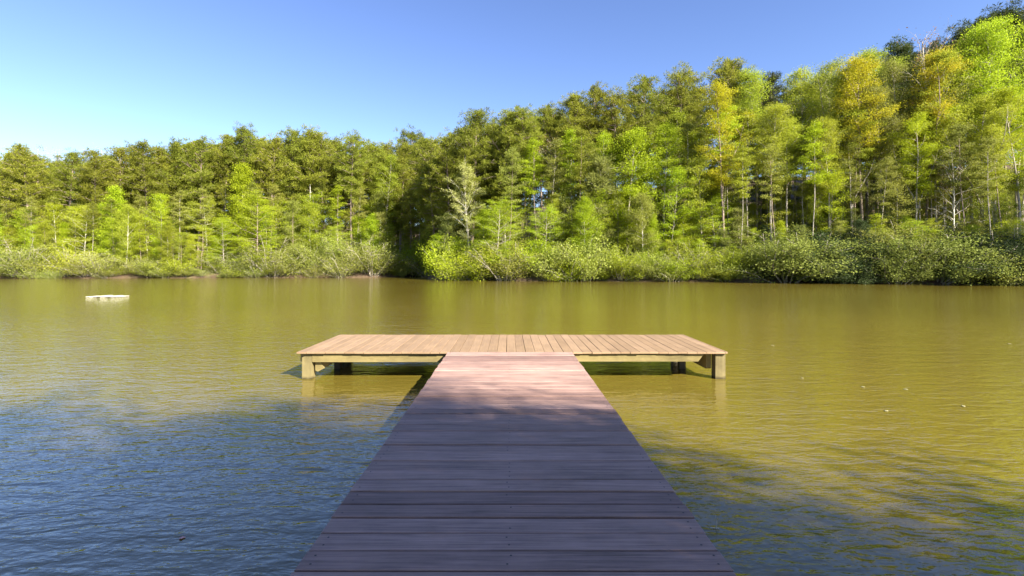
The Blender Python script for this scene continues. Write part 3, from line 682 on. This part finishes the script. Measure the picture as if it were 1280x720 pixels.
# tall spring-leaf trees, right half
for (px, yt, d, lm, k, nm, ds) in ((830, 158, 5, 'bright', 'tall_broadleaf', 'broadleaf_tree', 'bright green round-headed tree'), (784, 165, 5, 'bright', 'sapling', 'broadleaf_tree', 'slim bright green tree among dark trunks'),
        (905, 104, 2.2, 'yellow', 'tall_broadleaf', 'broadleaf_tree', 'golden yellow tree with bare lower trunk'), (945, 90, 9, 'lime', 'tall_broadleaf', 'broadleaf_tree', 'tall lime green tree'), (965, 130, 4, 'lime', 'tall_broadleaf', 'broadleaf_tree', 'forked lime green tree with pale trunk'),
        (1002, 92, 10, 'lime', 'tall_broadleaf', 'broadleaf_tree', 'tall lime green tree'), (1025, 82, 11, 'olive', 'tall_broadleaf', 'broadleaf_tree', 'tall olive tree'), (1052, 92, 8, 'lime', 'tall_broadleaf', 'broadleaf_tree', 'tall lime green tree'),
        (1078, 70, 6, 'yellow', 'tall_broadleaf', 'broadleaf_tree', 'tall yellowish tree with thin leaves'), (1082, 62, 13, 'lime', 'tall_broadleaf', 'broadleaf_tree', 'tall lime green tree'), (1100, 110, 7, 'olive', 'tall_broadleaf', 'broadleaf_tree', 'tall olive tree'), (1130, 80, 9, 'olive', 'tall_broadleaf', 'broadleaf_tree', 'tall olive tree'),
        (1155, 68, 7, 'yellow', 'tall_broadleaf', 'broadleaf_tree', 'tall yellowish tree with thin leaves'), (1178, 72, 7, 'lime', 'tall_broadleaf', 'broadleaf_tree', 'tall lime green tree'), (1215, 48, 8, 'lime', 'tall_broadleaf', 'broadleaf_tree', 'tall lime green tree'),
        (1246, 24, 7, 'bright', 'tall_broadleaf', 'broadleaf_tree', 'very tall bright green tree on the right hill'), (1270, 32, 9, 'bright', 'tall_broadleaf', 'broadleaf_tree', 'very tall bright green tree on the right hill'), (1310, 30, 9, 'lime', 'tall_broadleaf', 'broadleaf_tree', 'tall lime green tree'),
        (865, 170, 7, 'bright', 'tall_broadleaf', 'broadleaf_tree', 'bright green round-headed tree'), (880, 200, 4, 'lime', 'airy_sapling', 'young_tree', 'airy lime sapling'), (985, 150, 5, 'lime', 'tall_broadleaf', 'broadleaf_tree', 'tall lime green tree'),
        (1035, 150, 5, 'lime', 'tall_broadleaf', 'broadleaf_tree', 'tall lime green tree'), (1065, 165, 5, 'olive', 'tall_broadleaf', 'broadleaf_tree', 'tall olive tree'), (1145, 150, 5, 'bright', 'tall_broadleaf', 'broadleaf_tree', 'bright green round-headed tree'), (1225, 120, 5, 'lime', 'tall_broadleaf', 'broadleaf_tree', 'tall lime green tree'),
        (1200, 160, 6, 'olive', 'tall_broadleaf', 'broadleaf_tree', 'tall olive tree'), (1275, 110, 5, 'bright', 'tall_broadleaf', 'broadleaf_tree', 'bright green round-headed tree'), (1120, 200, 5, 'olive', 'airy_sapling', 'young_tree', 'airy olive sapling'),
        (480, 195, 8, 'lime', 'tall_broadleaf', 'broadleaf_tree', 'tall lime green tree'), (300, 207, 5, 'bright', 'sapling', 'broadleaf_tree', 'bright green pointed tree in front of the pines'), (145, 235, 5, 'bright', 'sapling', 'broadleaf_tree', 'bright green pointed tree in front of the pines')):
    at_px(k, nm, px, yt, d, lm, var=1 if (k == 'sapling' and px < 500) else None, barkm='bark_grey' if lm != 'yellow' else 'bark_pine', cat='tree', desc=ds, group='spring-leaf trees of the far shore')
at_px('white_tree', 'white_barked_tree', 588, 212, 3, 'pale', 'bark_pale', 'tree', None, None, label='white-barked tree with upswept limbs and tiny pale leaves', var=0)
for (px, yt, d) in ((690, 180, 6), (1190, 190, 4), (1172, 150, 7)):
    at_px('bare_tree', 'budding_tree', px, yt, d, 'bud', 'bark_pale' if px != 690 else 'bark_grey', 'tree', 'leafless grey budding tree', 'budding trees of the far shore')
at_px('snag', 'dead_tree', 387, 229, 7, None, 'bark_pale', 'tree', None, None, label='broken pale dead trunk standing in front of the left pines')
for (px, yt, d) in ((925, 262, 3), (745, 205, 4), (1000, 285, 2.5), (560, 270, 2.5), (905, 290, 2)):
    at_px('young_pine', 'young_pine', px, yt, d, 'pine_young', 'bark_grey', 'tree', 'soft grey-green young pine low on the bank', 'young pines on the bank')
# slim pole trees whose trunks show below the crowns
px = -20
while px < 1300:
    yt = max(sky_at(px) + 40, rnd.uniform(125, 205)) + (20 if px < 540 else 0)
    at_px('pole_tree', 'slim_tree', px, yt, rnd.uniform(1.5, 11), rnd.choice(['olive', 'lime', 'bright'] if px > 760 else ['olive', 'bright', 'pine_a']), rnd.choice(['bark_grey', 'bark_grey', 'bark_pine']), 'tree', 'slim tree with bare pale stem', 'slim trees at the wood edge', tilt=1.2)
    px += rnd.uniform(20, 34) if px < 620 else rnd.uniform(7, 14)
# understory along the far bank
px = -60
while px < 1340:
    left = px < 500
    if left: yt = rnd.uniform(242, 308)
    elif px < 640: yt = rnd.uniform(255, 310)
    elif px < 900: yt = rnd.uniform(225, 300)
    else: yt = rnd.uniform(270, 314)
    lm = rnd.choice(['bright', 'lime', 'olive', 'bright', 'lime'] if px < 900 else ['lime', 'olive', 'bright'])
    k = rnd.choice(['sapling', 'airy_sapling', 'airy_sapling', 'spreading_tree'])
    cn = {'bright': 'bright green', 'lime': 'lime green', 'olive': 'olive'}[lm]
    kd = {'sapling': 'layered young tree', 'airy_sapling': 'airy young tree', 'spreading_tree': 'wide-branching young tree'}[k]
    if not (486 < px < 545):
        at_px(k, 'young_tree', px, yt, rnd.uniform(0.6, 8), lm, rnd.choice(['bark_grey', 'bark_grey', 'bark_pine', 'bark_pale']), 'tree', cn + ' ' + kd, 'young trees along the far bank')
    px += rnd.uniform(7, 13) * (1 if px < 900 else 1.8)
px = -80
while px < 1340:     # second rank, deeper under the pines
    lm = rnd.choice(['olive', 'bright', 'olive', 'lime', 'lime', 'pine_a'])
    at_px(rnd.choice(['airy_sapling', 'sapling', 'young_pine'] if lm != 'pine_a' else ['young_pine']), 'young_tree' if lm != 'pine_a' else 'young_pine', px, rnd.uniform(245, 290) if px < 700 else rnd.uniform(215, 280), rnd.uniform(9, 20), lm if lm != 'pine_a' else 'pine_young', 'bark_grey', 'tree', None, 'young trees under the pines', uniq=False,
          label='young tree standing back under the tall pines of the far shore')
    px += rnd.uniform(10, 17)
px = 930
while px < 1330:    # young growth climbing the right bank between the trunks
    lm = rnd.choice(['olive', 'lime', 'olive', 'bright', 'shrub_dark'])
    cn = {'bright': 'bright green', 'lime': 'lime green', 'olive': 'olive', 'shrub_dark': 'dark'}[lm]
    at_px(rnd.choice(['spreading_tree', 'airy_sapling', 'sapling']), 'young_tree', px, rnd.uniform(266, 312), rnd.uniform(1.5, 6), lm, 'bark_grey', 'tree', cn + ' young tree low on the right bank', 'young trees along the far bank')
    px += rnd.uniform(13, 24)
rn3 = random.Random(8); px = 700
while px < 1320:    # thin layered growth filling between the trunks
    lm = rn3.choice(['olive', 'lime', 'lime', 'bright'])
    cn = {'bright': 'bright green', 'lime': 'lime green', 'olive': 'olive'}[lm]
    at_px('airy_sapling', 'young_tree', px, rn3.uniform(205, 275), rn3.uniform(3, 9), lm, 'bark_grey', 'tree', cn + ' thin-leaved sapling between the trunks', 'young trees along the far bank')
    px += rn3.uniform(12, 24)
# shrubs at the waterline
px = -60
while px < 1340:
    if px < 500: k, lm, yt = (rnd.choice(['waterside_shrub', 'twiggy_shrub', 'twiggy_shrub']), rnd.choice(['shrub_olive', 'olive', 'shrub_olive', 'lime']), rnd.choice([rnd.uniform(290, 315), rnd.uniform(315, 330), rnd.uniform(328, 341)]))
    elif px < 940: k, lm, yt = (rnd.choice(['waterside_shrub', 'waterside_shrub', 'twiggy_shrub']), rnd.choice(['shrub_olive', 'lime', 'olive', 'bright']), rnd.choice([rnd.uniform(290, 315), rnd.uniform(320, 342)]))
    else: k, lm, yt = ('evergreen_shrub', rnd.choice(['shrub_dark', 'shrub_dark', 'shrub_olive']), rnd.choice([rnd.uniform(284, 305), rnd.uniform(305, 335)]))
    ds = {'waterside_shrub': 'leafy waterside shrub', 'twiggy_shrub': 'twiggy waterside shrub', 'evergreen_shrub': 'evergreen waterline shrub'}[k]
    cn = {'shrub_olive': 'dull olive', 'olive': 'olive', 'lime': 'lime green', 'bright': 'bright green', 'shrub_dark': 'dark green'}[lm]
    at_px(k, 'shrub', px, yt, rnd.uniform(-0.3, 2.0), lm, 'bark_grey', 'shrub', cn + ' ' + ds, 'shrubs along the far waterline', wide=rnd.uniform(0.75, 1.15) if yt < 308 and px < 940 else rnd.uniform(1.1, 1.6))
    px += rnd.uniform(7, 12)
px = 960       # second rank of evergreen shrubs up the right bank
while px < 1340:
    at_px('evergreen_shrub', 'shrub', px, rnd.uniform(268, 300), rnd.uniform(2.5, 6), rnd.choice(['shrub_dark', 'shrub_dark', 'shrub_olive', 'olive']), 'bark_grey', 'shrub', 'high evergreen shrub up the right bank', 'shrubs up the right bank', wide=1.3)
    px += rnd.uniform(14, 22)
at_px('twiggy_shrub', 'shrub', 517, 315, 0.5, 'bud', 'bark_pale', 'shrub', None, None, label='pale leafless fan-shaped shrub at the mouth of the shaded cove', wide=1.2)
# the wood on the near shore, behind and to the right of the camera: it shades the walkway
for (x, y, h, k) in ((-6, -14, 20.5, 'full_pine'), (0, -13, 20, 'full_pine'), (4.5, -14, 19.5, 'full_pine'), (8, -12.5, 17.5, 'tall_broadleaf'), (12, -13.5, 17, 'full_pine'), (15.5, -12.5, 15.6, 'full_pine'), (19, -13, 12.8, 'tall_broadleaf'), (22.5, -12.5, 10, 'full_pine'), (27, -14, 9, 'full_pine'),
                     (11, -6.5, 9.5, 'spreading_tree'), (13, -10, 9.5, 'spreading_tree'), (8, -5.2, 8.5, 'spreading_tree'), (13, -6, 8, 'sapling'), (10, -9, 11.5, 'sapling'), (12, -8, 10, 'spreading_tree'), (6, -8.5, 10.5, 'spreading_tree'), (2, -17, 20, 'full_pine'), (10, -18, 20, 'full_pine'), (17, -17.5, 17.5, 'full_pine'), (24, -18, 16, 'full_pine'), (-12, -16, 19, 'full_pine'), (-16, -20, 20, 'full_pine'),
                     (62, 26, 24, 'full_pine'), (66, 33, 24, 'tall_pine'), (61, 36, 19, 'tall_broadleaf'), (68, 22, 24, 'full_pine'), (64, 30, 22, 'full_pine'), (58, 41, 16, 'tall_broadleaf'), (71, 28, 25, 'full_pine')):
    pn = 'pine' in k
    plant(k, 'pine_tree' if pn else 'broadleaf_tree', x, y, h, 'pine_a' if pn else 'bright', 'bark_pine' if pn else 'bark_grey', 'tree', None, 'trees on the near shore' if y < 0 else 'trees on the right shore', uniq=False,
          label=('%s on the near shore behind the viewer' if y < 0 else '%s on the right shore outside the view') % ('tall pine' if pn else 'spring-leaf tree'))

# labels: each one told by its look and counted from a landmark
MARKS = [(-1e9, 'the left edge of the wood'), (132, 'the floating raft'), (300, 'the pointed bright tree'), (387, 'the broken dead trunk'), (512, 'the shaded cove'), (588, 'the white-barked tree'), (690, 'the leafless grey tree'), (830, 'the round-headed bright tree'),
         (905, 'the golden yellow tree'), (1000, 'the low bank pine'), (1128, 'the dark pine tops'), (1246, 'the tallest bright tree')]
ORD = ['first', 'second', 'third', 'fourth', 'fifth', 'sixth', 'seventh', 'eighth', 'ninth', 'tenth', 'eleventh', 'twelfth', 'thirteenth', 'fourteenth', 'fifteenth']
from collections import defaultdict
bins = defaultdict(list); total = defaultdict(list)
for s in SPECS:
    if s['group']: s['o']['group'] = s['group']
    if s['label']: s['o']['label'] = s['label']; continue
    total[s['desc']].append(s)
for ds, lst in total.items():
    lst.sort(key=lambda s: s['x'])
    if len(lst) == 1: lst[0]['o']['label'] = ds + (' on the far shore' if 'sky' not in ds else '') if len(ds.split()) < 12 else ds; continue
    b = defaultdict(list)
    for s in lst: b[max(i for i, (mx, _) in enumerate(MARKS) if mx <= s['x'])].append(s)
    for i, ss in b.items():
        for k, s in enumerate(ss):
            s['o']['label'] = (ORD[k] + ' ' if len(ss) > 1 else '') + ds + ' right of ' + MARKS[i][1] if i else (ORD[k] + ' ' if len(ss) > 1 else '') + ds + ' counted from ' + MARKS[0][1]

# ------------------------------------------------------------------ light, sky, camera
w = bpy.data.worlds.new('World'); bpy.context.scene.world = w; w.use_nodes = True
nt = w.node_tree; bg = nt.nodes['Background']
sk = nt.nodes.new('ShaderNodeTexSky'); sk.sky_type = 'NISHITA'; sk.sun_disc = False
sk.sun_elevation = R(SUN_EL); sk.sun_rotation = R(SUN_AZ); sk.air_density = 1.0; sk.dust_density = 0.15; sk.ozone_density = 2.6
hs = nt.nodes.new('ShaderNodeHueSaturation'); hs.inputs['Saturation'].default_value = 1.04; hs.inputs['Hue'].default_value = 0.513
nt.links.new(sk.outputs[0], hs.inputs['Color']); gm = nt.nodes.new('ShaderNodeGamma'); gm.inputs['Gamma'].default_value = 1.14
nt.links.new(hs.outputs[0], gm.inputs['Color']); nt.links.new(gm.outputs[0], bg.inputs['Color']); bg.inputs['Strength'].default_value = 0.050
sd = bpy.data.lights.new('sun', 'SUN'); sd.energy = 4.3; sd.angle = R(0.55); sd.color = (1.0, 0.93, 0.80)
so = bpy.data.objects.new('sun', sd); C.objects.link(so)
az, el = R(SUN_AZ), R(SUN_EL)
dirv = Vector((math.sin(az) * math.cos(el), math.cos(az) * math.cos(el), math.sin(el)))
so.rotation_euler = dirv.to_track_quat('Z', 'Y').to_euler()

cd = bpy.data.cameras.new('camera'); co = bpy.data.objects.new('camera', cd); C.objects.link(co)
co.location = (0, 0, CAMZ); co.rotation_euler = (R(90), 0, 0)
cd.sensor_width = 36; cd.lens = FPX / 1280 * 36; cd.shift_x = (640 - VPX) / 1280; cd.shift_y = -(360 - HZ) / 1280
cd.clip_start = 0.05; cd.clip_end = 6000
sc = bpy.context.scene; sc.camera = co
vs = sc.view_settings; vs.view_transform = 'Standard'; vs.look = 'None'; vs.exposure = 2.12; vs.gamma = 1.0; vs.use_curve_mapping = False
sc.render.engine = 'CYCLES'
sc.cycles.max_bounces = 8; sc.cycles.diffuse_bounces = 4; sc.cycles.glossy_bounces = 3; sc.cycles.transmission_bounces = 4; sc.cycles.use_denoising = True
